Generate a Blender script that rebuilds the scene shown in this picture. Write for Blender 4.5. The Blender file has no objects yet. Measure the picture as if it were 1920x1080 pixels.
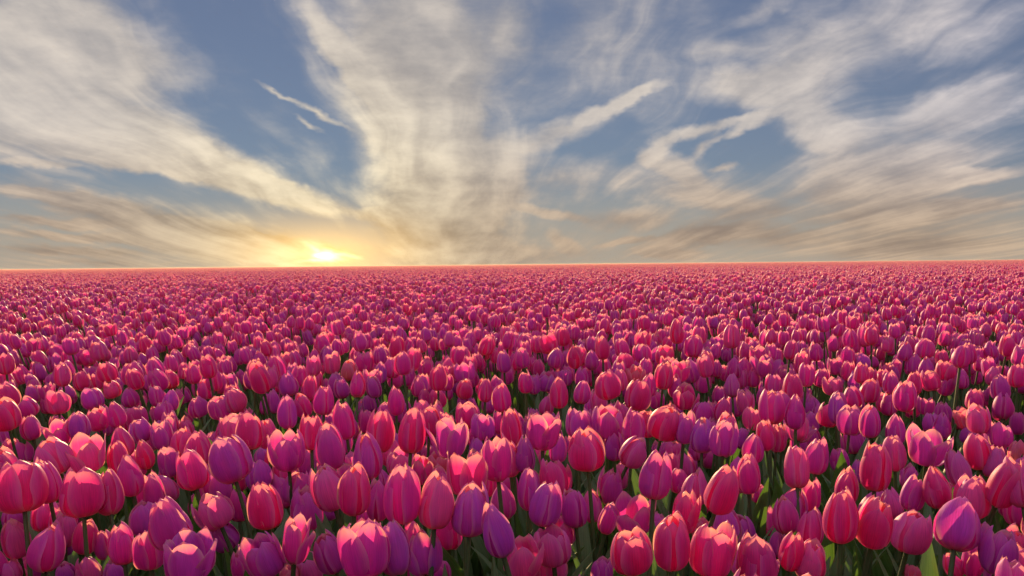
import bpy, math, random
import numpy as np
from mathutils import Matrix, Vector, Euler

random.seed(11)
rng = np.random.default_rng(11)
scene = bpy.context.scene
R = math.radians

# ------------------------------------------------------------------ camera
PW, PH = 1920.0, 1080.0           # size of the photograph
FPX = 1663.0                      # focal length in photograph pixels
CAM_Z = 0.75
cam_data = bpy.data.cameras.new('camera')
cam_data.sensor_width = 36.0
cam_data.lens = 36.0 * FPX / PW
cam_data.clip_start = 0.02
cam_data.clip_end = 6000.0
cam = bpy.data.objects.new('camera', cam_data)
scene.collection.objects.link(cam)
PITCH, ROLL = math.atan(44.0 / FPX), R(0.55)
cam_rot = Matrix.Rotation(math.pi / 2 - PITCH, 3, 'X') @ Matrix.Rotation(-ROLL, 3, 'Z')
cam.matrix_world = Matrix.Translation((0, 0, CAM_Z)) @ cam_rot.to_4x4()
scene.camera = cam


def pix_dir(px, py):
    d = cam_rot @ Vector(((px - PW / 2) / FPX, -(py - PH / 2) / FPX, -1.0))
    return d                       # not normalised; depth along the lens axis = 1


def project(p):
    c = cam_rot.transposed() @ (Vector(p) - Vector((0, 0, CAM_Z)))
    if c.z > -0.01:
        return None
    return (PW / 2 + FPX * c.x / -c.z, PH / 2 - FPX * c.y / -c.z, -c.z)


def az_el(px, py):
    d = pix_dir(px, py).normalized()
    return (math.atan2(d.x, d.y), math.asin(d.z))


# ------------------------------------------------------------------ render, exposure
scene.render.engine = 'CYCLES'
scene.cycles.use_denoising = True
scene.cycles.max_bounces = 6
scene.cycles.diffuse_bounces = 3
scene.cycles.glossy_bounces = 2
scene.cycles.transmission_bounces = 4
scene.cycles.transparent_max_bounces = 4
scene.cycles.use_adaptive_sampling = True
scene.cycles.adaptive_threshold = 0.02
scene.cycles.adaptive_min_samples = 16
scene.cycles.volume_bounces = 0
scene.cycles.sample_clamp_indirect = 6.0
scene.view_settings.view_transform = 'Standard'
scene.view_settings.look = 'None'
scene.view_settings.exposure = 0.85
scene.view_settings.gamma = 1.0

# ------------------------------------------------------------------ sun
SUN_AZ, SUN_EL = R(-12.5), R(11.0)
sun_data = bpy.data.lights.new('sun', 'SUN')
sun_data.energy = 5.0
sun_data.angle = R(0.6)
sun_data.color = (1.0, 0.66, 0.32)
sun = bpy.data.objects.new('sun', sun_data)
scene.collection.objects.link(sun)
sun_vec = Vector((math.sin(SUN_AZ) * math.cos(SUN_EL), math.cos(SUN_AZ) * math.cos(SUN_EL), math.sin(SUN_EL)))
sun.rotation_euler = sun_vec.to_track_quat('Z', 'Y').to_euler()
sun.location = (-8, 30, 5)

# ------------------------------------------------------------------ world: sky with cirrus
world = bpy.data.worlds.new('World')
scene.world = world
world.use_nodes = True
world.cycles.sampling_method = 'NONE'


class Nodes:
    """small helper to write node trees as expressions"""
    def __init__(self, tree):
        self.t = tree
        tree.nodes.clear()

    def n(self, kind, **kw):
        nd = self.t.nodes.new(kind)
        for k, v in kw.items():
            setattr(nd, k, v)
        return nd

    def put(self, sock, v):
        if isinstance(v, bpy.types.NodeSocket):
            self.t.links.new(v, sock)
        elif v is not None:
            sock.default_value = v

    def m(self, op, a, b=None, c=None, clamp=False):
        nd = self.n('ShaderNodeMath', operation=op, use_clamp=clamp)
        for i, v in enumerate((a, b, c)):
            if v is not None:
                self.put(nd.inputs[i], v)
        return nd.outputs[0]

    def vm(self, op, a, b=None, scale=None, out=0):
        nd = self.n('ShaderNodeVectorMath', operation=op)
        self.put(nd.inputs[0], a)
        if b is not None:
            self.put(nd.inputs[1], b)
        if scale is not None:
            self.put(nd.inputs['Scale'], scale)
        return nd.outputs[out]

    def xyz(self, x, y, z=0.0):
        nd = self.n('ShaderNodeCombineXYZ')
        for i, v in enumerate((x, y, z)):
            self.put(nd.inputs[i], v)
        return nd.outputs[0]

    def sep(self, v):
        nd = self.n('ShaderNodeSeparateXYZ')
        self.put(nd.inputs[0], v)
        return nd.outputs

    def noise(self, vec, scale, detail=4.0, rough=0.5, dist=0.0, color=False, dims='3D', lac=2.0):
        nd = self.n('ShaderNodeTexNoise', noise_dimensions=dims)
        self.put(nd.inputs['Vector'], vec)
        nd.inputs['Scale'].default_value = scale
        nd.inputs['Detail'].default_value = detail
        nd.inputs['Roughness'].default_value = rough
        nd.inputs['Lacunarity'].default_value = lac
        nd.inputs['Distortion'].default_value = dist
        return nd.outputs['Color' if color else 'Fac']

    def ss(self, v, lo, hi, a=0.0, b=1.0):
        nd = self.n('ShaderNodeMapRange', interpolation_type='SMOOTHSTEP')
        self.put(nd.inputs['Value'], v)
        for k, x in zip(('From Min', 'From Max', 'To Min', 'To Max'), (lo, hi, a, b)):
            self.put(nd.inputs[k], x)
        return nd.outputs[0]

    def mix(self, f, a, b, mode='MIX'):
        nd = self.n('ShaderNodeMix', data_type='RGBA', blend_type=mode)
        nd.clamp_factor = True
        self.put(nd.inputs[0], f)
        for s, v in ((nd.inputs[6], a), (nd.inputs[7], b)):
            self.put(s, v if isinstance(v, bpy.types.NodeSocket) else (*v, 1.0))
        return nd.outputs[2]

    def blob(self, vec, loc, ang, sx, sy):
        g = self.n('ShaderNodeTexGradient', gradient_type='SPHERICAL')
        tm = g.texture_mapping
        tm.vector_type = 'TEXTURE'
        tm.translation = (loc[0], loc[1], 0)
        tm.rotation = (0, 0, ang)
        tm.scale = (sx, sy, 1)
        self.put(g.inputs[0], vec)
        return g.outputs['Fac']


# Cirrus bodies as (x0, y0, x1, y1, half width, weight): each is one drifting band of ice cloud, given by the
# heading and height above the horizon where it hangs in the sky.
CLOUDS = [
    # big slanting plume
    (-120, 20, 260, 110, 120, 1.0), (60, 40, 372, 150, 52, .95), (-100, 170, 300, 230, 85, .95), (-60, 245, 400, 275, 45, .8),
    (230, 215, 440, 320, 55, .75), (-160, 90, 130, 170, 120, .8), (60, -40, 200, 40, 60, .5),
    # lit tongue running down to the sun
    (330, 285, 560, 365, 34, 1.1), (420, 330, 672, 402, 26, 1.15), (60, 270, 400, 335, 16, .75), (240, 285, 470, 350, 24, .7),
    (640, 395, 840, 425, 16, .8), (700, 400, 850, 415, 9, .7),
    # low bank of streaks
    (-60, 320, 330, 420, 26, .85), (60, 375, 620, 480, 34, 1.0), (200, 420, 640, 492, 30, .9), (-40, 350, 240, 385, 13, .9),
    (-40, 408, 240, 420, 9, .9), (-30, 432, 300, 452, 10, .9), (-30, 462, 330, 480, 10, .85), (400, 425, 590, 468, 12, 1.0),
    (0, 490, 420, 492, 9, .6), (-40, 298, 150, 312, 7, .5),
    # around the sun
    (545, 470, 675, 480, 17, 1.2), (600, 455, 640, 490, 14, .6),
    # tall central plume
    (660, -60, 800, 260, 125, .9), (830, -80, 830, 260, 150, .85), (770, 60, 840, 420, 115, .9), (555, -20, 720, 210, 26, .75),
    (800, 250, 880, 480, 110, .85), (690, 330, 800, 470, 45, .55), (920, 0, 960, 120, 60, .4), (900, 280, 900, 470, 70, .6),
    (690, 470, 1090, 478, 24, .9), (760, 440, 950, 470, 30, .6),
    # thin hooks left of it
    (470, 145, 560, 195, 5, .5), (520, 175, 660, 245, 8, .6), (545, 218, 615, 252, 7, .5),
    # arch
    (1260, 148, 1130, 205, 11, .55), (1215, 168, 1080, 230, 17, .65), (1150, 205, 985, 275, 26, .80), (1040, 255, 880, 330, 34, .8),
    # veil top centre right
    (950, 60, 1260, 90, 130, .42), (1290, 100, 1420, 85, 22, .4), (1395, 40, 1480, -10, 22, .4),
    # swirl
    (1475, 205, 1330, 243, 11, .9), (1370, 228, 1240, 268, 16, .95), (1255, 255, 1200, 300, 24, .9), (1200, 290, 1320, 342, 22, .95),
    (1455, 222, 1330, 265, 9, .8), (1345, 255, 1285, 305, 14, .8), (1330, 320, 1380, 310, 9, .7),
    # right cloud
    (1305, 162, 1480, 165, 34, .95), (1390, 135, 1600, 110, 62, .8), (1420, 170, 1600, 230, 55, .8), (1480, 100, 1760, 20, 75, .62),
    (1480, 215, 1600, 265, 32, .7), (1640, 60, 1900, -30, 60, .45), (1700, 60, 1930, 90, 70, .35),
    # right streaks
    (1690, 230, 1960, 150, 34, .85), (1560, 280, 1980, 190, 48, .75), (1460, 330, 1700, 270, 48, .85), (1480, 355, 1950, 280, 34, .75),
    (1440, 385, 1960, 350, 34, .8), (1640, 345, 1960, 320, 14, .8), (1420, 440, 1980, 420, 40, .75), (1500, 470, 1980, 462, 22, .75),
    (1650, 300, 1800, 290, 26, .5), (1570, 405, 1980, 375, 15, .8),
    # low centre right
    (960, 385, 1110, 415, 13, .9), (1080, 415, 1270, 405, 24, .85), (1180, 470, 1460, 400, 27, 1.0), (1190, 475, 1330, 478, 13, .8),
    (930, 345, 1180, 320, 36, .65), (1130, 330, 1470, 370, 38, .75), (1030, 440, 1080, 475, 18, .8), (1230, 360, 1500, 400, 24, .6),
    (1100, 465, 1240, 440, 7, .7), (1300, 440, 1560, 450, 24, .6), (900, 370, 1000, 360, 30, .5),
]

w = Nodes(world.node_tree)
tc = w.n('ShaderNodeTexCoord')
dx, dy, dz = w.sep(tc.outputs['Generated'])
az = w.m('ARCTAN2', dx, dy)
el = w.m('ARCSINE', dz)
ae = w.xyz(az, el)
# warp: slow swirl plus fine tearing
w1 = w.noise(w.xyz(w.m('MULTIPLY', az, 1.0), w.m('MULTIPLY', el, 1.5)), 6.5, 2.0, 0.5, color=True)
w1 = w.vm('SUBTRACT', w1, (0.5, 0.5, 0.5))
w1 = w.vm('MULTIPLY', w1, (0.040, 0.026, 0.0))
tear = w.noise(w.xyz(az, w.m('MULTIPLY', el, 1.4), 5.1), 26.0, 3.0, 0.6, color=True)
tear = w.vm('MULTIPLY', w.vm('SUBTRACT', tear, (0.5, 0.5, 0.5)), (0.030, 0.018, 0.0))
aew = w.vm('ADD', ae, w.vm('ADD', w.vm('SCALE', w1, scale=0.35), tear))
# ice sheet seen in perspective: streets run away towards one point of the horizon
zc = w.m('ADD', w.m('MAXIMUM', dz, 0.0), 0.075)
px_ = w.m('DIVIDE', w.m('ADD', w.m('MULTIPLY', dx, 0.998), w.m('MULTIPLY', dy, 0.062)), zc)
py_ = w.m('DIVIDE', w.m('SUBTRACT', w.m('MULTIPLY', dy, 0.998), w.m('MULTIPLY', dx, 0.062)), zc)
w1s = w.sep(w1)
fib_v = w.xyz(w.m('MULTIPLY_ADD', w1s[0], 15.0, w.m('MULTIPLY', px_, 1.0)), w.m('MULTIPLY_ADD', w1s[1], 20.0, w.m('MULTIPLY', py_, 0.10)))
fib = w.noise(fib_v, 4.2, 6.0, 0.52, 0.0, dims='2D')
big = w.noise(w.xyz(px_, w.m('MULTIPLY', py_, 0.35), 3.7), 0.55, 2.0, 0.5)
tex = w.noise(w.xyz(w.m('MULTIPLY', az, 0.55), w.m('MULTIPLY', el, 1.3), 1.3), 30.0, 4.0, 0.62, 0.0)
acc = 0.0
for (x0, y0, x1, y1, hw, wt) in CLOUDS:
    a0, e0 = az_el(x0, y0)
    a1, e1 = az_el(x1, y1)
    L = math.hypot(a1 - a0, e1 - e0)
    g = w.blob(aew, ((a0 + a1) / 2, (e0 + e1) / 2), math.atan2(e1 - e0, a1 - a0), L * 0.5 + hw * 0.8 / FPX, hw * (1.15 if hw < 30 else 1.45) / FPX)
    acc = w.m('MULTIPLY_ADD', g, wt * (1.55 if hw < 20 else 1.3 if hw < 40 else 1.1), acc)
body = w.m('MULTIPLY_ADD', w.m('SUBTRACT', big, 0.5), 0.55, acc)
# cirrus thickened above the view, added to brighten the petals
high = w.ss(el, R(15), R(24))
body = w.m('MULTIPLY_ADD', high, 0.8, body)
body = w.m('MULTIPLY_ADD', w.ss(el, R(0.5), R(6.0), 1.0, 0.0), 0.32, body)
ragged = w.m('MULTIPLY_ADD', w.m('SUBTRACT', fib, 0.5), 1.1, body)
ragged = w.m('MULTIPLY_ADD', w.m('SUBTRACT', tex, 0.5), 0.40, ragged)
cover = w.ss(ragged, -0.05, 1.15)
# --- colours
sky = w.n('ShaderNodeTexSky', sky_type='NISHITA')
sky.sun_disc = False
sky.sun_elevation = SUN_EL
sky.sun_rotation = SUN_AZ
sky.air_density = 1.0
sky.dust_density = 0.0
sky.ozone_density = 2.0
SKY_STRENGTH = 0.05
sky_c = w.mix(0.60, w.vm('SCALE', sky.outputs[0], scale=SKY_STRENGTH), (0.12, 0.135, 0.240))   # thin high veil over the blue
sky_c = w.mix(w.ss(el, R(0), R(6.5), 0.8, 0.0), sky_c, (0.36, 0.315, 0.25))      # thick warm air low down
sun_az, sun_el = az_el(612, 478)
vis = Vector((math.sin(sun_az) * math.cos(sun_el), math.cos(sun_az) * math.cos(sun_el), math.sin(sun_el)))
cosang = w.vm('DOT_PRODUCT', tc.outputs['Generated'], tuple(vis), out=1)
ang = w.m('ARCCOSINE', w.m('MINIMUM', cosang, 0.99999))
warm = w.ss(ang, R(1), R(20), 1.0, 0.0)
away = w.ss(ang, R(22), R(65))  # clouds far from the sun lifted and tinted lavender to light the petals
low = w.ss(el, R(1.0), R(9), 1.0, 0.0)
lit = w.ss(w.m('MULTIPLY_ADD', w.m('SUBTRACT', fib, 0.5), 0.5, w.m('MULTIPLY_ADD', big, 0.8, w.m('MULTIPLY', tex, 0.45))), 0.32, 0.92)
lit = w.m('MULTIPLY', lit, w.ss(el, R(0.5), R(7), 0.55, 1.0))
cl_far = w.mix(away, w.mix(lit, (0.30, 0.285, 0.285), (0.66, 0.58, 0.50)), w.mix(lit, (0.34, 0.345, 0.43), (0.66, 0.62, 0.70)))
cl_near = w.mix(lit, (0.31, 0.235, 0.15), (0.96, 0.82, 0.56))
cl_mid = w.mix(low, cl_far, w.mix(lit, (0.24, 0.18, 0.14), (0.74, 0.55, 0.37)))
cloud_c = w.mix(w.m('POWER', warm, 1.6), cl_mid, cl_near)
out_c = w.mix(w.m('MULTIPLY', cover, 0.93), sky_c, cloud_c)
# --- light of the sun through the low cloud
sun_v = w.vm('ADD', ae, w.vm('MULTIPLY', tear, (0.9, 0.7, 0)))
gl = w.blob(sun_v, (sun_az, sun_el), R(-4), 34 / FPX, 15 / FPX)
for (gx, gy, ga, gsx, gsy, gw) in ((628, 476, -9, 58, 8, .55), (592, 470, -24, 46, 7, .45), (600, 488, 2, 60, 6, .5)):
    gl = w.m('MAXIMUM', gl, w.m('MULTIPLY', w.blob(sun_v, az_el(gx, gy), R(ga), gsx / FPX, gsy / FPX), gw))
gl2 = w.blob(ae, (sun_az, sun_el), 0, 330 / FPX, 130 / FPX)
shine = w.m('MULTIPLY', w.m('POWER', gl, 1.8), w.m('MULTIPLY_ADD', fib, 5.0, 1.0))
halo = w.m('MULTIPLY', w.m('POWER', gl2, 2.2), 1.0)
out_c = w.vm('ADD', out_c, w.vm('SCALE', (1.0, 0.86, 0.42), scale=shine))
out_c = w.vm('ADD', out_c, w.vm('SCALE', (1.0, 0.55, 0.08), scale=halo))
bg = w.n('ShaderNodeBackground')
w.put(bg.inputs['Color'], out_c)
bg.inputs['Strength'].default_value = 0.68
wo = w.n('ShaderNodeOutputWorld')
w.put(wo.inputs['Surface'], bg.outputs[0])

# ------------------------------------------------------------------ materials
def material(name):
    m = bpy.data.materials.new(name)
    m.use_nodes = True
    k = Nodes(m.node_tree)
    return m, k


def petal_material(name, field):
    m, k = material(name)
    uv = k.n('ShaderNodeUVMap', uv_map='UVMap').outputs[0]
    u, v, _ = k.sep(uv)
    info = k.n('ShaderNodeObjectInfo')
    if field:
        at = k.n('ShaderNodeAttribute', attribute_type='GEOMETRY', attribute_name='tint')
        t = k.m('FRACT', k.m('ADD', at.outputs['Fac'], info.outputs['Random']))
        ramp = k.n('ShaderNodeValToRGB')
        k.put(ramp.inputs[0], t)
        el_ = ramp.color_ramp.elements
        for i, (p, c) in enumerate(FIELD_TINTS):
            e = el_[i] if i < 2 else el_.new(p)
            e.position = p
            e.color = (*c, 1)
        tint = ramp.outputs[0]
    else:
        tint = info.outputs['Color']
    # fine veins along the petal
    vn = k.noise(k.xyz(k.m('MULTIPLY', u, 20.0), k.m('MULTIPLY', v, 1.8), k.m('MULTIPLY', info.outputs['Random'], 40.0)), 1.0, 3.0, 0.6)
    vein = k.ss(vn, 0.25, 0.75, 0.70, 1.14)
    lilac = k.m('MAXIMUM', k.ss(k.m('ABSOLUTE', u), 0.15, 0.98, 0.0, 0.50), k.ss(v, 0.40, 1.0, 0.0, 0.55))   # lilac sky light painted on margin and tip, round a crimson backlit middle
    base = k.vm('SCALE', k.mix(lilac, tint, (0.68, 0.13, 0.66)), scale=vein)
    blotch = k.noise(k.xyz(k.m('MULTIPLY', u, 1.6), k.m('MULTIPLY', v, 2.2), k.m('MULTIPLY', info.outputs['Random'], 90.0)), 1.3, 2.0, 0.5)
    base = k.mix(k.ss(blotch, 0.42, 0.75, 0.0, 0.30), base, (0.84, 0.08, 0.40))
    # the pale margin and tip of this variety, the yellow-white foot
    edge = k.m('ABSOLUTE', u)
    rim = k.m('MAXIMUM', k.ss(edge, 0.82, 1.0), k.ss(v, 0.90, 1.0))
    base = k.mix(k.m('MULTIPLY', rim, 0.20), base, (0.90, 0.46, 0.70))
    foot = k.ss(v, 0.03, 0.20, 0.55, 0.0)
    base = k.mix(foot, base, (0.72, 0.34, 0.16))
    pr = k.n('ShaderNodeBsdfPrincipled')
    k.put(pr.inputs['Base Color'], base)
    pr.inputs['Roughness'].default_value = 0.5
    pr.inputs['Specular IOR Level'].default_value = 0.28
    pr.inputs['Sheen Weight'].default_value = 0.12
    pr.inputs['Sheen Roughness'].default_value = 0.4
    pr.inputs['Sheen Tint'].default_value = (0.9, 0.75, 1.0, 1)
    bump = k.n('ShaderNodeBump')
    bump.inputs['Strength'].default_value = 0.16
    bump.inputs['Distance'].default_value = 0.002
    k.put(bump.inputs['Height'], vn)
    k.put(pr.inputs['Normal'], bump.outputs[0])
    tr = k.n('ShaderNodeBsdfTranslucent')
    glow = k.mix(0.5, k.mix(1.0, base, (1.0, 0.8, 0.6), 'MULTIPLY'), (0.97, 0.045, 0.36))
    thin = k.m('MAXIMUM', k.ss(edge, 0.55, 1.0), k.ss(v, 0.66, 1.0))         # tissue thins towards margin and tip
    k.put(tr.inputs['Color'], k.mix(k.m('MULTIPLY', thin, 0.78), glow, (1.0, 0.62, 0.33)))
    mx = k.n('ShaderNodeMixShader')
    mx.inputs[0].default_value = 0.48
    k.put(mx.inputs[1], pr.outputs[0])
    k.put(mx.inputs[2], tr.outputs[0])
    o = k.n('ShaderNodeOutputMaterial')
    k.put(o.inputs['Surface'], mx.outputs[0])
    return m


TINT = {  # one variety: tints carry the light and shade falling on each bloom
    'r': (0.84, 0.022, 0.27), 'm': (0.80, 0.030, 0.50), 'v': (0.60, 0.06, 0.64),
    'p': (0.85, 0.12, 0.50), 'o': (0.88, 0.20, 0.18),
}
FIELD_TINTS = [(0.0, (0.64, 0.06, 0.62)), (1.0, (0.64, 0.06, 0.62)), (0.28, (0.72, 0.04, 0.54)), (0.52, (0.80, 0.03, 0.42)),
               (0.66, (0.84, 0.03, 0.27)), (0.78, (0.82, 0.10, 0.48)), (0.88, (0.72, 0.05, 0.55))]
MAT_PETAL = petal_material('tulip_petal', False)
MAT_PETAL_FIELD = petal_material('tulip_petal_field', True)


def leaf_material(name, c0, c1, spec):
    m, k = material(name)
    uv = k.n('ShaderNodeUVMap', uv_map='UVMap').outputs[0]
    u, v, _ = k.sep(uv)
    info = k.n('ShaderNodeObjectInfo')
    n1 = k.noise(k.xyz(k.m('MULTIPLY', u, 9.0), k.m('MULTIPLY', v, 1.2), k.m('MULTIPLY', info.outputs['Random'], 30.0)), 1.0, 3.0, 0.6)
    base = k.mix(k.ss(n1, 0.3, 0.7), c0, c1)
    base = k.mix(k.ss(k.m('ABSOLUTE', u), 0.9, 1.0, 0.0, 0.4), base, (0.16, 0.20, 0.08))
    pr = k.n('ShaderNodeBsdfPrincipled')
    k.put(pr.inputs['Base Color'], base)
    pr.inputs['Roughness'].default_value = 0.48
    pr.inputs['Specular IOR Level'].default_value = spec
    tr = k.n('ShaderNodeBsdfTranslucent')
    k.put(tr.inputs['Color'], k.mix(1.0, base, (1.3, 1.5, 0.5), 'MULTIPLY'))
    mx = k.n('ShaderNodeMixShader')
    mx.inputs[0].default_value = 0.28
    k.put(mx.inputs[1], pr.outputs[0])
    k.put(mx.inputs[2], tr.outputs[0])
    o = k.n('ShaderNodeOutputMaterial')
    k.put(o.inputs['Surface'], mx.outputs[0])
    return m


MAT_LEAF = leaf_material('tulip_leaf', (0.075, 0.155, 0.05), (0.125, 0.21, 0.09), 0.5)
MAT_STEM = leaf_material('tulip_stem', (0.075, 0.13, 0.045), (0.11, 0.15, 0.06), 0.3)

m, k = material('field_soil')
co = k.n('ShaderNodeTexCoord').outputs['Object']
n1 = k.noise(co, 6.0, 6.0, 0.65)
n2 = k.noise(co, 45.0, 3.0, 0.6)
c = k.mix(k.ss(n1, 0.35, 0.7), (0.035, 0.028, 0.018), (0.05, 0.065, 0.025))
c = k.mix(k.ss(n2, 0.5, 0.8, 0.0, 0.6), c, (0.075, 0.055, 0.035))
pr = k.n('ShaderNodeBsdfPrincipled')
k.put(pr.inputs['Base Color'], c)
pr.inputs['Roughness'].default_value = 0.95
bp = k.n('ShaderNodeBump')
bp.inputs['Strength'].default_value = 0.8
bp.inputs['Distance'].default_value = 0.03
k.put(bp.inputs['Height'], k.m('MULTIPLY_ADD', n2, 0.4, n1))
k.put(pr.inputs['Normal'], bp.outputs[0])
o = k.n('ShaderNodeOutputMaterial')
k.put(o.inputs['Surface'], pr.outputs[0])
MAT_SOIL = m

# ------------------------------------------------------------------ ground
def mesh_from(name, verts, faces, mat, uvs=None, smooth=True, tint=None):
    me = bpy.data.meshes.new(name)
    me.from_pydata([tuple(v) for v in verts], [], [tuple(f) for f in faces])
    if uvs is not None:
        lay = me.uv_layers.new(name='UVMap')
        vi = np.empty(len(me.loops), dtype=np.int32)
        me.loops.foreach_get('vertex_index', vi)
        lay.data.foreach_set('uv', np.asarray(uvs, dtype=np.float32)[vi].ravel())
    if tint is not None:
        a = me.attributes.new('tint', 'FLOAT', 'POINT')
        a.data.foreach_set('value', np.asarray(tint, dtype=np.float32))
    if smooth:
        me.polygons.foreach_set('use_smooth', [True] * len(me.polygons))
    me.materials.append(mat)
    me.update()
    return me


def link(name, data, parent=None):
    ob = bpy.data.objects.new(name, data)
    scene.collection.objects.link(ob)
    if parent is not None:
        ob.parent = parent
    return ob


def rise(r):
    """the far end of the field lies a hand's breadth higher"""
    t = min(max((r - 60) / 560, 0), 1)
    return 0.215 * t * t * (3 - 2 * t)


gv, gf = [], []
rings = [0.0, 1.5, 3, 6, 12, 30, 60, 120, 200, 300, 400, 500, 600, 660]
NS = 48
gv.append((0, 0, 0))
for r_ in rings[1:]:
    for i in range(NS):
        a = 2 * math.pi * i / NS
        gv.append((r_ * math.cos(a), r_ * math.sin(a), (random.uniform(-.012, .012) if r_ < 20 else rise(r_) - .004)))
for i in range(NS):
    gf.append((0, 1 + i, 1 + (i + 1) % NS))
for j in range(len(rings) - 2):
    b0, b1 = 1 + j * NS, 1 + (j + 1) * NS
    for i in range(NS):
        gf.append((b0 + i, b1 + i, b1 + (i + 1) % NS, b0 + (i + 1) % NS))
ground = link('ground', mesh_from('ground', gv, gf, MAT_SOIL))
ground['kind'] = 'structure'

# ------------------------------------------------------------------ tulip heads
PV = np.array([0, .06, .16, .30, .46, .62, .76, .87, .95, 1.0])
PZ = np.array([0, .015, .10, .25, .43, .61, .77, .89, .965, 1.0])
FORMS = {
    'b': np.array([.10, .42, .76, .97, 1.0, .88, .66, .42, .22, .08]),       # pointed closed bud
    'e': np.array([.10, .45, .80, .99, 1.0, .93, .77, .58, .40, .27]),       # egg
    'c': np.array([.10, .45, .80, .98, 1.0, .95, .84, .70, .57, .47]),       # cup with open mouth
    'o': np.array([.10, .43, .77, .95, 1.0, .99, .95, .89, .84, .82]),  # opened, petals flaring
}
PWID = np.array([.14, .42, .68, .90, 1.0, .93, .74, .48, .25, .0])
HR = 0.36


def petal_arrays(form, ring, theta, rnd, nu, nv):
    """one petal as a curved shell; head height 1, widest radius HR"""
    # sample v more closely at the foot and the tip
    v = np.linspace(0, 1, nv + 1)
    v = v + 0.07 * np.sin(2 * np.pi * v) * -1 * 0.5
    u = np.linspace(-1, 1, nu + 1)
    prof = np.interp(v, PV, FORMS[form])
    z = np.interp(v, PV, PZ)
    wid = np.interp(v, PV, PWID)
    openx = rnd.uniform(-.08, .16) + (rnd.uniform(.05, .40) if form == 'o' and rnd.random() < .4 else 0)
    hs = rnd.uniform(.85, 1.05) * (1.0 if ring == 0 else 1.02)
    rs = (1.0 if ring == 0 else 0.86) * rnd.uniform(.96, 1.03)
    rc = HR * rs * (prof + openx * np.clip((v - .35) / .65, 0, 1) ** 1.6)
    tipbend = rnd.uniform(-.06, .07)
    rc = rc + HR * tipbend * np.clip((v - .82) / .18, 0, 1) ** 2
    W = HR * wid * rnd.uniform(.98, 1.10) * (0.97 if form in 'be' else 0.90)
    kap = rnd.uniform(.80, 1.22)
    skew = rnd.uniform(-.10, .10)
    lift = rnd.uniform(-.03, .17)
    tilt_ = R(rnd.uniform(-1.5, 5.5) + (rnd.uniform(0, 9) if form in 'co' and rnd.random() < .5 else 0))
    ph, fq, amp = rnd.uniform(0, 6.28), rnd.uniform(5, 11), rnd.uniform(.006, .026)
    tipnick = rnd.uniform(-.015, .02)
    uu, vv = np.meshgrid(u, v)
    rcg, Wg, zg = rc[:, None] + 0 * uu, W[:, None] + 0 * uu, z[:, None] + 0 * uu
    rho = np.maximum(rcg * kap, 0.10)
    al = np.clip(Wg / rho, 0, 1.45)
    tang = rho * np.sin(uu * al)
    # where the petal is wider than its arc the rest runs on straight
    tang = tang * np.where(Wg > rho * 1.45, Wg / (rho * 1.45) * .9 + .1, 1.0)
    rad = rcg - rho * (1 - np.cos(uu * al))
    e4 = np.abs(uu) ** 4
    mid = np.sin(np.pi * np.clip(vv, 0, 1))
    rad = rad + lift * HR * e4 * mid + amp * e4 * np.sin(vv * fq + ph + uu)
    rad = rad - 0.016 * np.exp(-(uu / .13) ** 2) * mid           # central crease
    rad = rad + skew * HR * 0.35 * uu * mid                        # overlap like a spiral
    # soft point: the margin runs lower than the middle near the tip
    zg = hs * (zg - 0.05 * (np.abs(uu) ** 2) * np.clip((vv - .6) / .4, 0, 1)) + tipnick * np.clip((vv - .9) / .1, 0, 1)
    zg = zg + amp * .8 * e4 * np.cos(vv * fq * 1.3 + ph)
    rad, zg = rad * math.cos(tilt_) + zg * math.sin(tilt_), zg * math.cos(tilt_) - rad * math.sin(tilt_)
    ct, st = math.cos(theta), math.sin(theta)
    x = rad * ct - tang * st
    y = rad * st + tang * ct
    verts = np.stack([x, y, zg], -1).reshape(-1, 3)
    uvs = np.stack([uu, vv], -1).reshape(-1, 2)
    n1 = nu + 1
    faces = [(j * n1 + i, j * n1 + i + 1, (j + 1) * n1 + i + 1, (j + 1) * n1 + i) for j in range(nv) for i in range(nu)]
    return verts, uvs, faces


def head_petals(form, seed, nu, nv):
    rnd = random.Random(seed)
    res = []
    th0 = rnd.uniform(0, 6.28)
    for ring in (0, 1):
        for i in range(3):
            th = th0 + i * 2 * math.pi / 3 + ring * math.pi / 3 + rnd.uniform(-.12, .12)
            res.append(petal_arrays(form, ring, th, rnd, nu, nv))
    return res


HEADS = {}                       # form -> list of heads, each a list of six petal meshes shared by all its copies
for f_, cnt in (('b', 7), ('e', 12), ('c', 9), ('o', 6)):
    HEADS[f_] = []
    for s_ in range(cnt):
        HEADS[f_].append([mesh_from('petal', v_, fc, MAT_PETAL, uv_) for (v_, uv_, fc) in head_petals(f_, 100 * ord(f_) + s_, 10, 14)])


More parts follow.
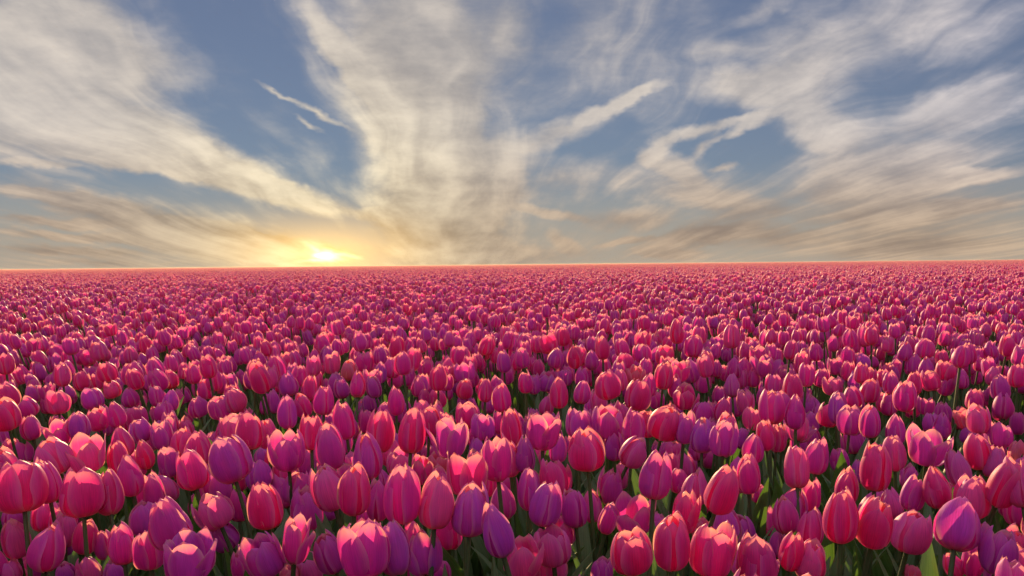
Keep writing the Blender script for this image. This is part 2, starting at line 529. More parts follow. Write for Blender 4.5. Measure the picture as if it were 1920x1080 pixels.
def leaf_arrays(length, width, arch, twist, fold, nu, nv, rnd):
    """lance-shaped leaf rising from the foot and arching towards +x"""
    vs, us = [], []
    path = []
    p = Vector((0.006, 0, 0))
    ang_ = R(rnd.uniform(4, 14))
    for j in range(nv + 1):
        t = j / nv
        path.append((p.copy(), ang_))
        ang_ += arch / nv * (0.4 + 1.4 * t * t)
        p = p + Vector((math.sin(ang_), 0, math.cos(ang_))) * (length / nv)
    wob = rnd.uniform(0, 6.28)
    for j in range(nv + 1):
        t = j / nv
        q, a_ = path[j]
        wd = width * (0.35 + 0.65 * math.sin(min(t / .42, 1) * math.pi / 2)) * (1 - max(0, (t - .35) / .65) ** 1.9) + 0.0006
        nrm = Vector((math.cos(a_), 0, -math.sin(a_)))
        tw = twist * t
        side = Vector((0, 1, 0)) * math.cos(tw) + nrm * math.sin(tw)
        up = nrm * math.cos(tw) - Vector((0, 1, 0)) * math.sin(tw)
        for i in range(nu + 1):
            u_ = -1 + 2 * i / nu
            c_ = q + side * (u_ * wd) - up * (fold * wd * (1 - u_ * u_)) + up * (0.05 * wd * math.sin(9 * t + wob + 2 * u_))
            vs.append(c_)
            us.append((u_, t))
    n1 = nu + 1
    fc = [(j * n1 + i, j * n1 + i + 1, (j + 1) * n1 + i + 1, (j + 1) * n1 + i) for j in range(nv) for i in range(nu)]
    return vs, us, fc


LEAVES = []
for s_ in range(9):
    rl = random.Random(500 + s_)
    v_, uv_, fc = leaf_arrays(rl.uniform(.29, .42), rl.uniform(.020, .040), R(rl.uniform(8, 50)), rl.uniform(-.9, .9), rl.uniform(.25, .6), 4, 12, rl)
    LEAVES.append(mesh_from('leaf', v_, fc, MAT_LEAF, uv_))


def tube(points, r0, r1, n):
    vs, us, fc = [], [], []
    for j, p in enumerate(points):
        d = (points[min(j + 1, len(points) - 1)] - points[max(j - 1, 0)]).normalized()
        a_ = d.cross(Vector((0, 1, 0))).normalized()
        b_ = d.cross(a_)
        rr = r0 + (r1 - r0) * j / (len(points) - 1)
        for i in range(n):
            t = 2 * math.pi * i / n
            vs.append(p + a_ * (rr * math.cos(t)) + b_ * (rr * math.sin(t)))
            us.append((0.5 * math.cos(t), j / (len(points) - 1)))
    for j in range(len(points) - 1):
        for i in range(n):
            fc.append((j * n + i, j * n + (i + 1) % n, (j + 1) * n + (i + 1) % n, (j + 1) * n + i))
    return vs, us, fc


def bez(a, b, c, t):
    return a * ((1 - t) ** 2) + b * (2 * t * (1 - t)) + c * (t * t)

# ------------------------------------------------------------------ the tulips one can tell apart
# Survey of the blossoms: block origin and magnification, then (x, y, width, height, colour, form, lean)
SURVEY = [
 ((0, 800, 3.84), [
  (160,430,325,360,'r','e',-12),(330,380,200,340,'m','b',-14),(590,470,310,350,'r','e',-8),(780,470,200,330,'r','b',-16),
  (150,190,150,160,'v','c',-14),(370,210,260,280,'p','e',-20),(620,200,300,270,'p','o',-4),(850,230,140,250,'r','e',-10),
  (880,110,150,220,'r','b',-18),(935,350,190,300,'m','b',-8),(1040,200,140,220,'r','b',-10),(1170,450,220,230,'p','e',-22),
  (1385,310,230,290,'m','e',-18),(1215,250,150,230,'v','c',-10),(1425,160,190,250,'r','e',-10),(1310,110,170,230,'r','e',-6),
  (1650,230,290,340,'v','e',-18),(1770,60,240,210,'r','e',-10),(1550,450,230,240,'v','e',-14),(1540,600,270,260,'p','c',-24),
  (1720,560,140,240,'m','e',-6),(1610,790,220,220,'v','e',-28),(90,650,180,170,'v','e',-10),(115,810,180,270,'p','e',-8),
  (300,640,140,220,'r','e',-10),(460,740,170,250,'p','e',-4),(465,870,150,120,'v','e',0),(620,790,180,250,'r','e',6),
  (440,610,150,140,'v','c',-10),(745,840,100,240,'v','b',-4),(880,840,190,300,'m','e',-6),(1060,880,200,300,'m','c',-10),
  (1050,660,220,250,'v','e',-8),(1220,690,290,380,'v','e',-14),(900,650,90,150,'v','b',-4),(1350,930,330,380,'v','o',-4),
  (270,1000,130,180,'v','o',4),(70,1040,200,180,'p','c',-20),(470,1050,190,160,'v','e',-10),(640,1040,190,210,'p','e',-12),
  (820,1050,180,170,'v','e',-14),(1720,1000,100,200,'m','e',-10),
 ]),
 ((450, 760, 3.376), [
  (60,160,170,240,'r','e',-6),(170,170,110,220,'p','e',0),(300,280,210,260,'v','c',-4),(140,330,110,140,'v','e',-8),
  (110,440,210,190,'v','e',-12),(155,630,210,310,'r','e',-8),(450,160,150,240,'r','c',-2),(570,90,130,130,'v','c',0),
  (660,90,130,250,'m','e',-8),(300,70,120,170,'v','e',0),(420,50,120,130,'r','e',0),(565,260,190,290,'v','e',-8),
  (640,210,130,190,'v','e',-10),(805,320,190,300,'v','b',-4),(890,160,170,270,'r','e',4),(800,100,90,150,'m','e',0),
  (1090,160,150,280,'r','e',4),(1000,240,90,140,'v','b',0),(1330,200,200,270,'v','o',0),(1200,100,150,190,'r','e',4),
  (1440,60,190,170,'r','c',4),(1540,130,170,170,'v','c',0),(1500,270,100,150,'v','b',0),(1620,330,190,290,'m','c',-6),
  (1020,360,170,190,'p','c',0),(1150,400,130,210,'v','c',0),(1270,360,190,170,'o','c',0),(1430,420,250,310,'r','o',0),
  (1570,480,80,190,'m','e',2),(360,520,180,200,'v','e',4),(560,520,220,290,'p','e',-16),(550,650,170,160,'v','e',0),
  (725,530,210,330,'r','e',2),(870,600,120,270,'m','b',0),(1025,560,220,370,'m','e',0),(1240,600,220,350,'p','e',4),
  (1460,660,250,330,'v','e',4),(790,700,130,150,'m','e',0),(1620,790,180,350,'v','b',-16),(140,950,250,280,'v','c',-22),
  (350,850,130,300,'v','o',6),(560,930,200,280,'v','e',-18),(790,900,300,370,'m','c',-2),(975,900,210,340,'v','e',-12),
  (1160,930,200,270,'v','c',-8),(1270,1050,200,140,'v','e',-8),(430,1030,280,200,'p','c',-16),(310,1070,190,130,'o','c',-6),
 ]),
 ((940, 760, 3.376), [
  (60,140,130,240,'r','e',-4),(260,150,200,260,'v','o',0),(150,310,120,240,'v','b',-4),(50,340,110,230,'p','e',-6),
  (240,340,90,140,'m','e',6),(360,270,110,180,'v','e',4),(540,280,230,270,'r','e',-4),(490,110,170,200,'v','c',0),
  (680,100,190,210,'v','c',2),(840,130,150,230,'m','e',6),(710,260,120,180,'v','e',-4),(845,290,160,220,'p','b',26),
  (1040,110,200,220,'r','e',14),(1160,130,120,220,'v','c',6),(1270,190,160,220,'v','e',4),(1410,200,160,240,'v','c',4),
  (1280,50,150,150,'m','e',4),(1410,40,110,130,'m','e',4),(1590,80,110,150,'p','c',4),(1600,270,130,200,'m','b',4),
  (1530,210,90,140,'v','e',4),(970,440,200,300,'v','e',6),(1125,470,130,170,'m','e',-4),(180,530,140,270,'v','b',2),
  (340,450,190,230,'r','c',-6),(285,620,210,290,'v','e',14),(460,650,160,240,'m','e',-6),(50,510,110,140,'m','e',0),
  (1560,430,150,260,'m','e',-6),(1400,530,210,330,'r','e',14),(1270,560,100,170,'v','e',8),(840,700,240,240,'v','o',0),
  (680,710,120,210,'m','b',16),(1165,670,160,270,'r','c',4),(1560,710,120,240,'m','b',-10),(1630,560,90,120,'m','e',0),
  (370,790,190,210,'v','c',-8),(320,890,230,250,'p','c',-6),(130,960,260,260,'p','c',-2),(320,1010,200,210,'p','c',0),
  (820,920,260,290,'r','c',-4),(1080,860,240,380,'r','e',0),(1340,910,270,350,'r','c',8),(1270,790,120,150,'o','c',0),
  (1520,790,160,200,'v','e',-12),(1560,970,200,260,'p','e',18),(640,1040,200,150,'v','c',4),(870,1065,120,90,'p','b',0),
 ]),
 ((1420, 760, 3.376), [
  (80,60,170,150,'m','e',6),(240,70,120,170,'r','e',4),(450,60,140,150,'r','e',6),(590,90,150,190,'v','c',6),(715,100,130,210,'m','e',2),
  (870,150,120,200,'m','b',2),(820,110,90,120,'v','e',0),(50,190,110,190,'r','e',-6),(150,180,90,90,'r','e',0),(265,150,130,160,'p','o',14),
  (250,390,130,260,'p','e',6),(380,310,150,250,'v','e',8),(515,340,120,150,'m','e',-14),(750,390,180,300,'r','e',4),(865,300,150,230,'p','e',-6),
  (640,420,90,150,'v','e',4),(965,450,110,160,'v','e',8),(1080,260,240,240,'v','o',4),(1170,130,110,170,'v','b',0),(1100,110,110,140,'v','b',0),
  (1300,80,100,140,'o','o',-20),(1400,80,140,190,'p','c',-8),(1530,180,210,170,'v','c',4),(1340,190,110,120,'v','e',10),(1400,290,160,230,'r','e',-4),
  (1270,400,140,230,'p','e',-10),(1500,350,140,220,'p','b',12),(1650,300,110,170,'o','e',0),(1660,480,110,320,'p','e',0),(1555,500,190,310,'r','e',6),
  (340,560,120,210,'m','c',4),(570,510,140,250,'r','b',4),(530,690,220,370,'r','b',0),(160,510,80,130,'v','b',8),(180,690,160,240,'r','b',0),
  (340,770,170,260,'r','b',4),(220,920,130,260,'r','e',8),(340,980,190,250,'p','e',8),(750,740,220,350,'r','e',4),(850,620,140,200,'p','b',-8),
  (980,800,240,270,'p','e',10),(990,550,150,240,'v','e',14),(1130,520,160,260,'r','b',-6),(1220,540,80,150,'p','b',0),(1370,580,220,270,'p','e',4),
  (1265,750,280,330,'v','e',18),(1365,980,120,230,'m','o',0),(1240,1010,120,160,'p','b',-24),(1530,920,220,310,'v','c',6),(980,1060,180,110,'o','c',0),
  (70,1030,150,140,'v','c',10),(130,880,110,160,'v','e',4),
 ]),
 ((0, 600, 4.0), [
  (50,560,180,210,'r','e',-12),(40,710,190,240,'r','e',-8),(225,260,90,110,'m','e',-18),(225,370,95,130,'m','e',-14),(300,320,85,110,'m','e',-16),
  (410,350,105,110,'v','c',-14),(425,240,130,130,'m','e',-20),(530,230,80,100,'m','e',-18),(660,285,140,120,'m','c',-34),(735,225,125,150,'p','e',-14),
  (520,370,150,100,'v','e',-20),(610,450,120,160,'r','e',-12),(405,450,140,130,'v','c',-16),(320,490,100,110,'v','e',-14),(500,460,110,120,'m','e',-14),
  (805,390,140,150,'r','e',-16),(990,400,150,170,'m','e',-16),(1180,450,140,180,'m','e',-14),(1150,370,120,100,'p','c',-10),(1280,440,110,150,'r','e',-14),
  (1455,400,110,160,'m','b',-8),(1460,510,95,120,'v','e',-10),(1350,500,110,110,'v','e',-24),(1610,450,125,170,'m','e',-8),(1720,460,150,130,'v','c',-12),
  (430,610,180,190,'p','c',-10),(210,650,150,160,'m','e',-14),(230,800,140,200,'v','b',-10),(310,720,85,150,'m','b',-10),(500,550,120,130,'v','e',-22),
  (690,590,190,170,'v','e',-24),(835,520,140,140,'p','e',-24),(970,580,130,150,'m','b',-14),(1050,580,95,130,'v','e',-16),(730,740,160,180,'m','c',-14),
  (870,710,140,200,'m','b',-14),(1030,720,170,170,'r','c',-10),(1230,690,160,160,'m','e',-12),(1230,810,160,170,'v','o',-6),(1280,600,115,170,'v','b',-6),
  (1485,650,150,160,'v','e',-10),(1750,600,170,200,'p','b',-18),(1650,650,200,190,'v','c',-16),(1050,830,170,180,'v','e',-18),(440,850,160,190,'m','o',-8),
  (590,790,150,200,'v','e',-10),(1460,750,90,100,'v','e',-8),(1770,810,220,250,'p','c',-12),
 ]),
 ((480, 600, 4.0), [
  (30,430,110,260,'r','e',-6),(150,350,120,220,'m','b',-8),(240,310,110,150,'r','c',-10),(430,340,110,160,'p','c',-4),(570,320,120,170,'p','c',-2),
  (700,370,130,160,'o','e',0),(815,310,140,160,'m','c',0),(235,480,150,190,'v','e',-14),(405,510,110,190,'r','e',-2),(510,600,150,220,'m','e',0),
  (235,690,120,250,'v','e',-4),(350,640,130,200,'m','e',-12),(130,610,95,180,'v','e',-6),(640,510,120,160,'v','e',-10),(765,480,120,200,'m','b',0),
  (640,700,120,220,'r','e',-6),(720,660,120,180,'v','e',-18),(860,620,140,140,'v','c',-14),(880,500,110,170,'v','e',-14),(1050,600,130,230,'m','b',0),
  (1060,200,120,170,'r','e',0),(1180,290,110,180,'r','c',2),(1020,350,130,170,'m','e',2),(930,390,95,170,'v','b',4),(1240,400,100,150,'m','b',0),
  (1275,270,100,130,'m','c',0),(1365,430,130,200,'r','e',0),(1530,260,170,160,'m','c',2),(1410,180,90,150,'m','e',2),(1560,390,150,160,'v','c',-8),
  (1730,190,120,150,'r','e',14),(1850,120,80,150,'r','b',4),(1660,240,85,150,'m','e',8),(1565,510,130,160,'r','e',0),(1720,520,90,190,'r','b',2),
  (1840,580,150,220,'m','e',-4),(1770,320,85,170,'m','e',6),(1855,310,110,170,'v','e',-4),(1820,440,95,110,'v','e',0),(1260,590,95,160,'r','e',2),
  (1360,590,140,150,'r','e',0),(1360,680,170,200,'p','e',0),(1520,650,120,170,'r','e',-4),(1630,680,170,220,'r','c',4),(1270,750,110,220,'r','b',2),(840,760,95,160,'m','e',0),
 ]),
 ((1440, 560, 4.0), [
  (720,280,100,160,'p','e',-2),(780,410,90,150,'r','e',-4),(600,430,110,150,'m','e',0),(500,500,110,140,'v','c',-8),(700,470,120,140,'v','b',-2),(1035,310,90,150,'r','e',-2),
  (1180,370,130,150,'p','e',-8),(960,470,110,130,'v','c',-8),(1050,470,100,150,'m','e',-12),(990,190,90,130,'r','b',10),(1430,270,100,130,'m','e',-2),(1320,440,120,110,'o','e',-4),
  (1330,540,140,160,'r','c',4),(1510,410,100,160,'m','b',0),(1570,500,100,150,'r','c',2),(1440,500,100,130,'v','c',-6),(1640,540,100,130,'v','e',14),(1690,580,110,150,'p','b',4),
  (1735,670,140,190,'v','e',-6),(1480,620,130,110,'v','b',10),(1220,610,130,160,'r','c',-8),(1255,725,80,80,'p','e',4),(1100,630,90,180,'r','e',0),(1025,730,160,230,'m','e',2),
  (935,750,70,110,'v','e',8),(1800,350,110,170,'r','e',4),(1865,570,130,190,'m','e',2),(1680,240,100,150,'r','b',0),(1615,410,110,120,'m','c',4),(490,650,150,150,'p','c',-6),
  (680,620,180,160,'v','c',4),(760,690,150,180,'r','e',6),(630,740,150,180,'m','b',-10),(850,800,90,150,'m','e',-10),(200,640,140,190,'m','e',6),(60,810,130,240,'m','e',6),
  (205,850,130,260,'m','b',0),(420,820,110,230,'r','e',-2),(520,830,95,220,'v','e',2),(400,590,110,150,'m','e',8),(270,520,110,130,'m','e',6),(165,530,100,120,'o','c',6),(310,680,90,130,'m','e',0),
 ]),
 ((1000, 560, 3.6), [
  (100,300,130,140,'r','c',-14),(200,250,100,140,'r','e',-2),(470,330,95,160,'r','e',0),(560,270,90,130,'m','c',2),(400,280,85,130,'v','c',0),(150,400,110,140,'v','b',8),
  (280,390,110,170,'r','b',-4),(740,270,100,130,'r','c',4),(740,370,110,130,'m','e',0),(620,430,120,120,'r','e',-8),(690,510,120,140,'o','c',0),(890,380,140,130,'r','c',-2),
  (880,520,120,180,'r','e',6),(1050,490,130,160,'v','e',-14),(1170,420,90,160,'r','e',0),(1080,320,120,150,'m','e',4),(1340,250,110,170,'p','e',0),(1380,370,90,130,'r','e',-2),
  (970,220,90,170,'r','b',2),(500,580,170,200,'r','e',-6),(590,540,90,160,'p','e',-2),(710,650,170,210,'r','e',14),(480,460,140,120,'m','e',0),(175,635,130,210,'r','e',0),
  (330,630,110,160,'v','b',10),(80,560,150,130,'v','c',6),(330,530,95,140,'m','e',0),(440,690,110,160,'p','e',-2),(1030,660,150,170,'r','c',2),(830,680,100,130,'m','c',0),
  (780,580,100,170,'m','e',4),(960,590,95,160,'v','e',0),(1170,740,130,160,'r','b',-6),(1280,750,110,170,'r','b',14),(1340,580,100,170,'p','b',0),(1450,570,85,140,'v','e',4),
  (1430,690,110,160,'p','c',-2),(1610,730,170,230,'m','e',6),(1750,600,130,200,'r','e',4),(1560,450,130,150,'v','o',0),(1540,310,90,120,'v','e',-2),
 ]),
]
picked = []
raw = []
for (ox, oy, sc), rows in SURVEY:
    for (X, Y, W_, H_, col, form, lean) in rows:
        raw.append((ox + X / sc, oy + Y / sc, W_ / sc, H_ / sc, col, form, lean))
raw.sort(key=lambda q: -q[3] * q[2])
for q in raw:
    if any(abs(q[0] - p[0]) < .30 * (q[2] + p[2]) / 1.0 * .75 and abs(q[1] - p[1]) < .26 * (q[3] + p[3]) * .75 for p in picked):
        continue
    picked.append(q)
picked = picked[:300]

HEAD_H, HEAD_Z = 0.062, 0.455
COLOUR_WORD = {'r': 'crimson', 'm': 'magenta', 'v': 'violet pink', 'p': 'light pink', 'o': 'orange pink'}
FORM_WORD = {'b': 'pointed tulip bud', 'e': 'egg-shaped tulip', 'c': 'cup-shaped tulip', 'o': 'wide open tulip'}
SPECIAL = {   # the blossoms one finds at once
    (1100, 843): 'glowing crimson tulip on a tall bare stem above a dark green gap',
    (1795, 982): 'large round violet pink tulip leaning right on a slanting stem',
    (1805, 784): 'ragged orange tulip with peeling petals beside a violet one, near the right edge',
    (1227, 890): 'plump violet egg-shaped tulip alone in the dark green gap right of centre',
    (42, 912): 'big crimson tulip leaning left at the left edge above a thick bent stem',
}
ONES = 'zero one two three four five six seven eight nine ten eleven twelve thirteen fourteen fifteen sixteen seventeen eighteen nineteen'.split()
TENS = '- - twenty thirty forty fifty sixty seventy eighty ninety'.split()


def words_of(x):
    x = max(0, min(99, int(round(x))))
    return ONES[x] if x < 20 else TENS[x // 10] + ('-' + ONES[x % 10] if x % 10 else '')


tulips = []
near_pts = []
labels_used = set()
for n, (cx, cy, wpx, hpx, col, form, lean) in enumerate(picked):
    rt = random.Random(9000 + n)
    d = pix_dir(cx, cy)
    depth0 = (CAM_Z - HEAD_Z) / max(-d.z, 0.02)
    s = hpx / (HEAD_H * FPX / depth0)
    size = HEAD_H * min(max(s ** 0.55, 0.74), 1.30)
    depth = size * FPX / hpx
    zc_ = CAM_Z + d.z * depth
    if not 0.36 < zc_ < 0.54:
        zc_ = min(max(zc_, 0.36), 0.54)
        depth = (zc_ - CAM_Z) / d.z
        size = hpx * depth / FPX
    centre = Vector((0, 0, CAM_Z)) + d * depth
    # head pose: lean in the picture plane plus a little nod; size from the measured width and height
    cl = abs(math.cos(R(lean))); sl = abs(math.sin(R(lean)))
    wr = min(max(wpx / hpx / (2 * HR) * 0.98, 0.78), 1.24)
    rot = Matrix.Rotation(R(lean), 3, 'Y') @ Matrix.Rotation(R(rt.gauss(0, 9)), 3, 'X') @ Matrix.Rotation(rt.uniform(0, 6.28), 3, 'Z')
    axis = rot @ Vector((0, 0, 1))
    head_base = centre - axis * (size * 0.5)
    # foot of the plant on the ground
    out = Vector((axis.x, axis.y, 0)) * rt.uniform(.10, .22)
    foot = Vector((head_base.x - out.x + rt.uniform(-.015, .015), head_base.y - out.y + rt.uniform(-.015, .015), 0.0))
    near_pts.append((centre.x, centre.y))
    t = bpy.data.objects.new('tulip', None)
    t.empty_display_size = 0.05
    t.location = foot
    scene.collection.objects.link(t)
    t['category'] = 'tulip'
    t['group'] = 'tulips standing nearest in the field'
    lab = None
    for (lx, ly), txt in SPECIAL.items():
        if abs(lx - cx) < 14 and abs(ly - cy) < 14 and txt not in labels_used:
            lab = txt
    if lab is None:
        size_word = 'large' if hpx > 92 else ('small' if hpx < 42 else '')
        lean_word = ' leaning left' if lean < -11 else (' leaning right' if lean > 9 else '')
        for ex in (0, .8, -.8, 1.6, -1.6):
            fx, fy = words_of(cx / PW * 100 + ex), words_of(min(cy / PH * 100, 99))
            lab = ' '.join(f"{size_word} {COLOUR_WORD[col]} {FORM_WORD[form]}{lean_word}, {fx} percent across and {fy} percent down the photo".split())
            if len(lab.replace('-', ' ').split()) > 16:
                lab = lab.replace(' down the photo', ' down').removeprefix('large ').removeprefix('small ')
            if lab not in labels_used:
                break
    labels_used.add(lab)
    t['label'] = lab
    # stem
    pA, pC = Vector((0, 0, -0.01)), head_base - foot + axis * (0.012 * size / HEAD_H)
    pB = pC - axis * (0.55 * pC.length)
    sv, su, sf = tube([bez(pA, pB, pC, q / 7) for q in range(8)], rt.uniform(.0036, .0044), rt.uniform(.0026, .0031), 8)
    link('stem', mesh_from('stem', sv, sf, MAT_STEM, su), t)
    # blossom
    head = HEADS[form][rt.randrange(len(HEADS[form]))]
    mat = Matrix.Translation(head_base - foot) @ rot.to_4x4() @ Matrix.Diagonal((size * wr, size * wr, size, 1))
    c0 = TINT[col]
    j1, j2 = rt.uniform(.9, 1.08), rt.uniform(.8, 1.2)
    for me in head:
        p = link('petal', me, t)
        p.matrix_local = mat
        f1 = rt.uniform(.95, 1.05)
        p.color = (min(c0[0] * j1 * f1, .92), c0[1] * j2, min(c0[2] * j2 * f1, .8), 1)
    # leaves
    a0 = rt.uniform(0, 6.28)
    for q in range(rt.choice((2, 3, 3))):
        lf = link('leaf', LEAVES[rt.randrange(len(LEAVES))], t)
        lf.rotation_euler = (0, 0, a0 + q * 2.3 + rt.uniform(-.4, .4))
        ls = rt.uniform(.85, 1.08)
        lf.scale = (ls, ls, ls)
        lf.location = (0, 0, rt.uniform(-.005, .03))
    tulips.append(t)

# ------------------------------------------------------------------ the rest of the field: one mass of tulips
def plant_arrays(form, seed, nu, nv, stem_n, leaves, size=HEAD_H, height=0.424, tint=0.0):
    """whole plant merged; returns verts, uvs, faces, material index"""
    rnd = random.Random(seed)
    V, U, F, M = [], [], [], []

    def add(v_, u_, f_, mi):
        o_ = sum(len(x) for x in V)
        V.append(np.asarray([tuple(q) for q in v_], dtype=float)); U.append(np.asarray(u_, dtype=float))
        F.extend(tuple(i + o_ for i in q) for q in f_); M.extend([mi] * len(f_))
    ax = Vector((rnd.uniform(-.10, .10), rnd.uniform(-.12, .12), 1)).normalized()
    base = Vector((ax.x * .08, ax.y * .08, height))
    q = Vector((0, 0, 1)).rotation_difference(ax).to_matrix()
    Q = np.array(q)
    wr = rnd.uniform(.84, 1.06)
    for (v_, u_, f_) in head_petals(form, seed, nu, nv):
        add((v_ * np.array([size * wr, size * wr, size])) @ Q.T + np.array(base), u_, f_, 0)
    if stem_n:
        pB = base - ax * .2
        sv, su, sf = tube([bez(Vector((0, 0, -.01)), pB, base + ax * .004, i / 3) for i in range(4)], .0042, .003, stem_n)
        add(sv, su, sf, 2)
    for i in range(leaves):
        lv, lu, lf = leaf_arrays(rnd.uniform(.25, .37), rnd.uniform(.016, .027), R(rnd.uniform(8, 42)), rnd.uniform(-.8, .8), .4, 2, 6, rnd)
        a = rnd.uniform(0, 6.28)
        m_ = np.array(Matrix.Rotation(a, 3, 'Z'))
        add(np.array([tuple(x) for x in lv]) @ m_.T, lu, lf, 1)
    return np.concatenate(V), np.concatenate(U), F, M


def proto(coll, name, V, U, F, M, tint):
    me = mesh_from(name, V, F, MAT_PETAL_FIELD, U, True, tint)
    me.materials.append(MAT_LEAF)
    me.materials.append(MAT_STEM)
    me.polygons.foreach_set('material_index', M)
    ob = bpy.data.objects.new(name, me)
    coll.objects.link(ob)
    return ob


proto_coll = bpy.data.collections.new('field_plants')       # not linked to the scene: only the field draws from it
MIX = 'eebeceecbeoecbce'
N_NEAR, N_MID, N_PATCH, N_FAR = 16, 12, 4, 3
for i in range(N_NEAR):
    V, U, F, M = plant_arrays(MIX[i], 3000 + i, 6, 9, 6, 2)
    proto(proto_coll, 'a%02d' % i, V, U, F, M, np.zeros(len(V)))
for i in range(N_MID):
    V, U, F, M = plant_arrays(MIX[i], 4000 + i, 4, 5, 3, 1)
    proto(proto_coll, 'b%02d' % i, V, U, F, M, np.zeros(len(V)))


def patch(side, density, nu, nv, seed, forms):
    rnd = random.Random(seed)
    base = [plant_arrays(forms[i], seed + i, nu, nv, 0, 0) for i in range(len(forms))]
    V, U, F, M, T = [], [], [], [], []
    off = 0
    n = int(math.sqrt(density) * side)
    st = side / n
    for ix in range(n):
        for iy in range(n):
            if rnd.random() < .06:
                continue
            v_, u_, f_, m_ = base[rnd.randrange(len(base))]
            a = rnd.uniform(0, 6.28)
            sc_ = rnd.uniform(.82, 1.18)
            hz = rnd.gauss(0, .028)
            rot_ = np.array(Matrix.Rotation(a, 3, 'Z'))
            w_ = (v_ - np.array([0, 0, HEAD_Z])) * sc_
            w_ = w_ @ rot_.T + np.array([-side / 2 + (ix + rnd.uniform(0, 1)) * st, -side / 2 + (iy + rnd.uniform(0, 1)) * st, HEAD_Z + hz])
            V.append(w_); U.append(u_); M.extend(m_)
            F.extend(tuple(q + off for q in f) for f in f_)
            T.append(np.full(len(w_), rnd.random()))
            off += len(w_)
    return np.concatenate(V), np.concatenate(U), F, M, np.concatenate(T)


for i in range(N_PATCH):
    V, U, F, M, T = patch(1.5, 150, 2, 4, 6000 + 50 * i, 'eebceb')
    proto(proto_coll, 'c%02d' % i, V, U, F, M, T)
for i in range(N_FAR):
    V, U, F, M, T = patch(6.0, 60, 2, 2, 7000 + 50 * i, 'eebc')
    proto(proto_coll, 'd%02d' % i, V, U, F, M, T)

pts, idx, rots, scl = [], [], [], []
near_arr = np.array(near_pts)


def put(x, y, z, i, rz, s, rx=0.0, ry=0.0):
    pts.append((x, y, z)); idx.append(i); rots.append(tuple((Matrix.Rotation(ry, 3, 'Y') @ Matrix.Rotation(rx, 3, 'X') @ Matrix.Rotation(rz, 3, 'Z')).to_euler()) if rx or ry else (0, 0, rz)); scl.append(s)


rf = random.Random(77)
HALF = R(41)
STEP = 1 / math.sqrt(180)
Y_FREE = 700.0            # below this line of the photograph every blossom is one of the surveyed ones


def gap(x, y):
    """thin places in the stand"""
    g = math.sin(x * 2.1 + 1.3 * math.sin(y * .9)) * math.sin(y * 1.55 + 1.1 * math.sin(x * 1.7 + .6))
    return g > 0.81


def gap2(x, y):
    return any((x - a) ** 2 / c ** 2 + (y - b) ** 2 / e ** 2 < 1 for a, b, c, e in
               ((1120, 950, 90, 60), (1290, 900, 90, 60), (1760, 770, 120, 50), (1560, 810, 70, 40), (60, 730, 45, 50), (1080, 1010, 60, 60), (1620, 1030, 160, 40), (950, 1010, 60, 60)))


R1, R2, R3, R4 = 5.0, 14.0, 50.0, 620.0
ng = int(R2 / STEP) + 2
ct_, st_ = math.cos(.37), math.sin(.37)
for iy in range(-ng, ng + 1):
    for ix in range(-ng, ng + 1):
        gx, gy = (ix + rf.uniform(-.48, .48)) * STEP, (iy + rf.uniform(-.48, .48)) * STEP
        x, y = gx * ct_ - gy * st_, gx * st_ + gy * ct_
        r_ = math.hypot(x, y)
        if r_ > R2 or (y < 0 and r_ > 2.2) or r_ < .42:
            continue
        if abs(math.atan2(x, y)) > HALF and r_ > 2.6:
            continue
        hz = rf.gauss(0, .032)
        pj = project((x, y, HEAD_Z + hz))
        if pj and r_ < 4.5:
            inx = -70 < pj[0] < PW + 70
            if inx and pj[1] > Y_FREE and pj[1] < 1600:
                if pj[1] > 1120 or rf.random() < .12 or gap2(pj[0], pj[1]):
                    continue
                hz = rf.uniform(-.085, -.03)          # shorter plants, half hidden below the others
            dd = np.hypot(near_arr[:, 0] - x, near_arr[:, 1] - y)
            if dd.min() < .05:
                continue
        if r_ > 1.5 and gap(x, y) and rf.random() < .8:
            continue
        # blossoms follow the light: those to the left of the sun lean left
        lean = R((-18 if x < 0 else 5) * min(abs(math.atan2(x, y)) / .5, 1) + rf.gauss(0, 7))
        k_ = rf.randrange(N_NEAR) if r_ < R1 else N_NEAR + rf.randrange(N_MID)
        if r_ < 2.8:
            lean *= .6
        put(x - .43 * math.sin(lean), y, hz, k_, rf.uniform(0, 6.28), rf.uniform(.80, 1.03), R(rf.gauss(0, 6)), lean)
P0 = N_NEAR + N_MID
n3 = int(R3 / 1.5) + 2
for iy in range(-n3, n3 + 1):
    for ix in range(-n3, n3 + 1):
        x, y = (ix * ct_ - iy * st_) * 1.5, (ix * st_ + iy * ct_) * 1.5
        r_ = math.hypot(x, y)
        if R2 - .3 < r_ < R3 and y > 0 and abs(math.atan2(x, y)) < HALF:
            put(x, y, rf.uniform(-.012, .012), P0 + rf.randrange(N_PATCH), .37 + rf.randrange(4) * math.pi / 2, 1.0)
n4 = int(R4 / 6) + 2
for iy in range(-n4, n4 + 1):
    for ix in range(-n4, n4 + 1):
        x, y = (ix * ct_ - iy * st_) * 6, (ix * st_ + iy * ct_) * 6
        r_ = math.hypot(x, y)
        if R3 - 1.5 < r_ < R4 and y > 0 and abs(math.atan2(x, y)) < HALF:
            put(x, y, rise(r_) + rf.uniform(-.008, .012), P0 + N_PATCH + rf.randrange(N_FAR), .37 + rf.randrange(4) * math.pi / 2, 1.0)

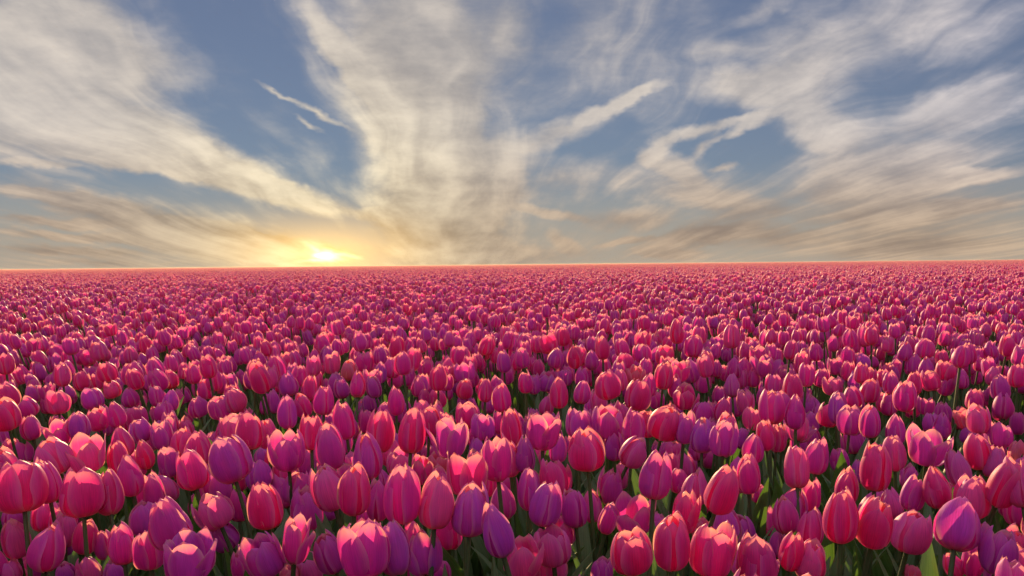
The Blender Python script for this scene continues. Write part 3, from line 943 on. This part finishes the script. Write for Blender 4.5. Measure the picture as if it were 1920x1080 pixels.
fm = bpy.data.meshes.new('tulip_field')
fm.from_pydata(pts, [], [])
a_ = fm.attributes.new('plant', 'INT', 'POINT'); a_.data.foreach_set('value', np.array(idx, dtype=np.int32))
a_ = fm.attributes.new('turn', 'FLOAT_VECTOR', 'POINT'); a_.data.foreach_set('vector', np.array(rots, dtype=np.float32).ravel())
a_ = fm.attributes.new('grow', 'FLOAT', 'POINT'); a_.data.foreach_set('value', np.array(scl, dtype=np.float32))
field = link('tulip_field', fm)
field['kind'] = 'stuff'
field['label'] = 'dense mass of pink tulips reaching back to the horizon'
field['category'] = 'tulips'
ng_ = bpy.data.node_groups.new('scatter_plants', 'GeometryNodeTree')
ng_.interface.new_socket('Geometry', in_out='INPUT', socket_type='NodeSocketGeometry')
ng_.interface.new_socket('Geometry', in_out='OUTPUT', socket_type='NodeSocketGeometry')
gi, go = ng_.nodes.new('NodeGroupInput'), ng_.nodes.new('NodeGroupOutput')
ci = ng_.nodes.new('GeometryNodeCollectionInfo')
ci.inputs['Collection'].default_value = proto_coll
ci.inputs['Separate Children'].default_value = True
ci.inputs['Reset Children'].default_value = True
iop = ng_.nodes.new('GeometryNodeInstanceOnPoints')
iop.inputs['Pick Instance'].default_value = True


def named(nm, dt):
    nd = ng_.nodes.new('GeometryNodeInputNamedAttribute')
    nd.data_type = dt
    nd.inputs['Name'].default_value = nm
    return next(s_ for s_ in nd.outputs if s_.name == 'Attribute' and s_.enabled)


L_ = ng_.links.new
L_(gi.outputs[0], iop.inputs['Points'])
L_(ci.outputs[0], iop.inputs['Instance'])
L_(named('plant', 'INT'), iop.inputs['Instance Index'])
e2r = ng_.nodes.new('FunctionNodeEulerToRotation')
L_(named('turn', 'FLOAT_VECTOR'), e2r.inputs[0])
L_(e2r.outputs[0], iop.inputs['Rotation'])
L_(named('grow', 'FLOAT'), iop.inputs['Scale'])
L_(iop.outputs[0], go.inputs[0])
md = field.modifiers.new('scatter', 'NODES')
md.node_group = ng_
print('tulips', len(tulips), 'surveyed', len(raw), 'field points', len(pts), 'labels', len(labels_used))

# ------------------------------------------------------------------ evening haze over the field
hx, hz0, hz1 = 680.0, -1.0, 0.80
hv = [(x, y, z) for z in (hz0, hz1) for x, y in ((-hx, -hx), (hx, -hx), (hx, hx), (-hx, hx))]
hf = [(0, 3, 2, 1), (4, 5, 6, 7), (0, 1, 5, 4), (1, 2, 6, 5), (2, 3, 7, 6), (3, 0, 4, 7)]
hm, k = material('evening_haze')
pv = k.n('ShaderNodeVolumePrincipled')
pv.inputs['Color'].default_value = (1.0, 0.86, 0.68, 1)
pv.inputs['Density'].default_value = 0.0005
pv.inputs['Anisotropy'].default_value = 0.5
o = k.n('ShaderNodeOutputMaterial')
k.put(o.inputs['Volume'], pv.outputs[0])
haze = link('haze', mesh_from('haze', hv, hf, hm, smooth=False))
haze['kind'] = 'stuff'
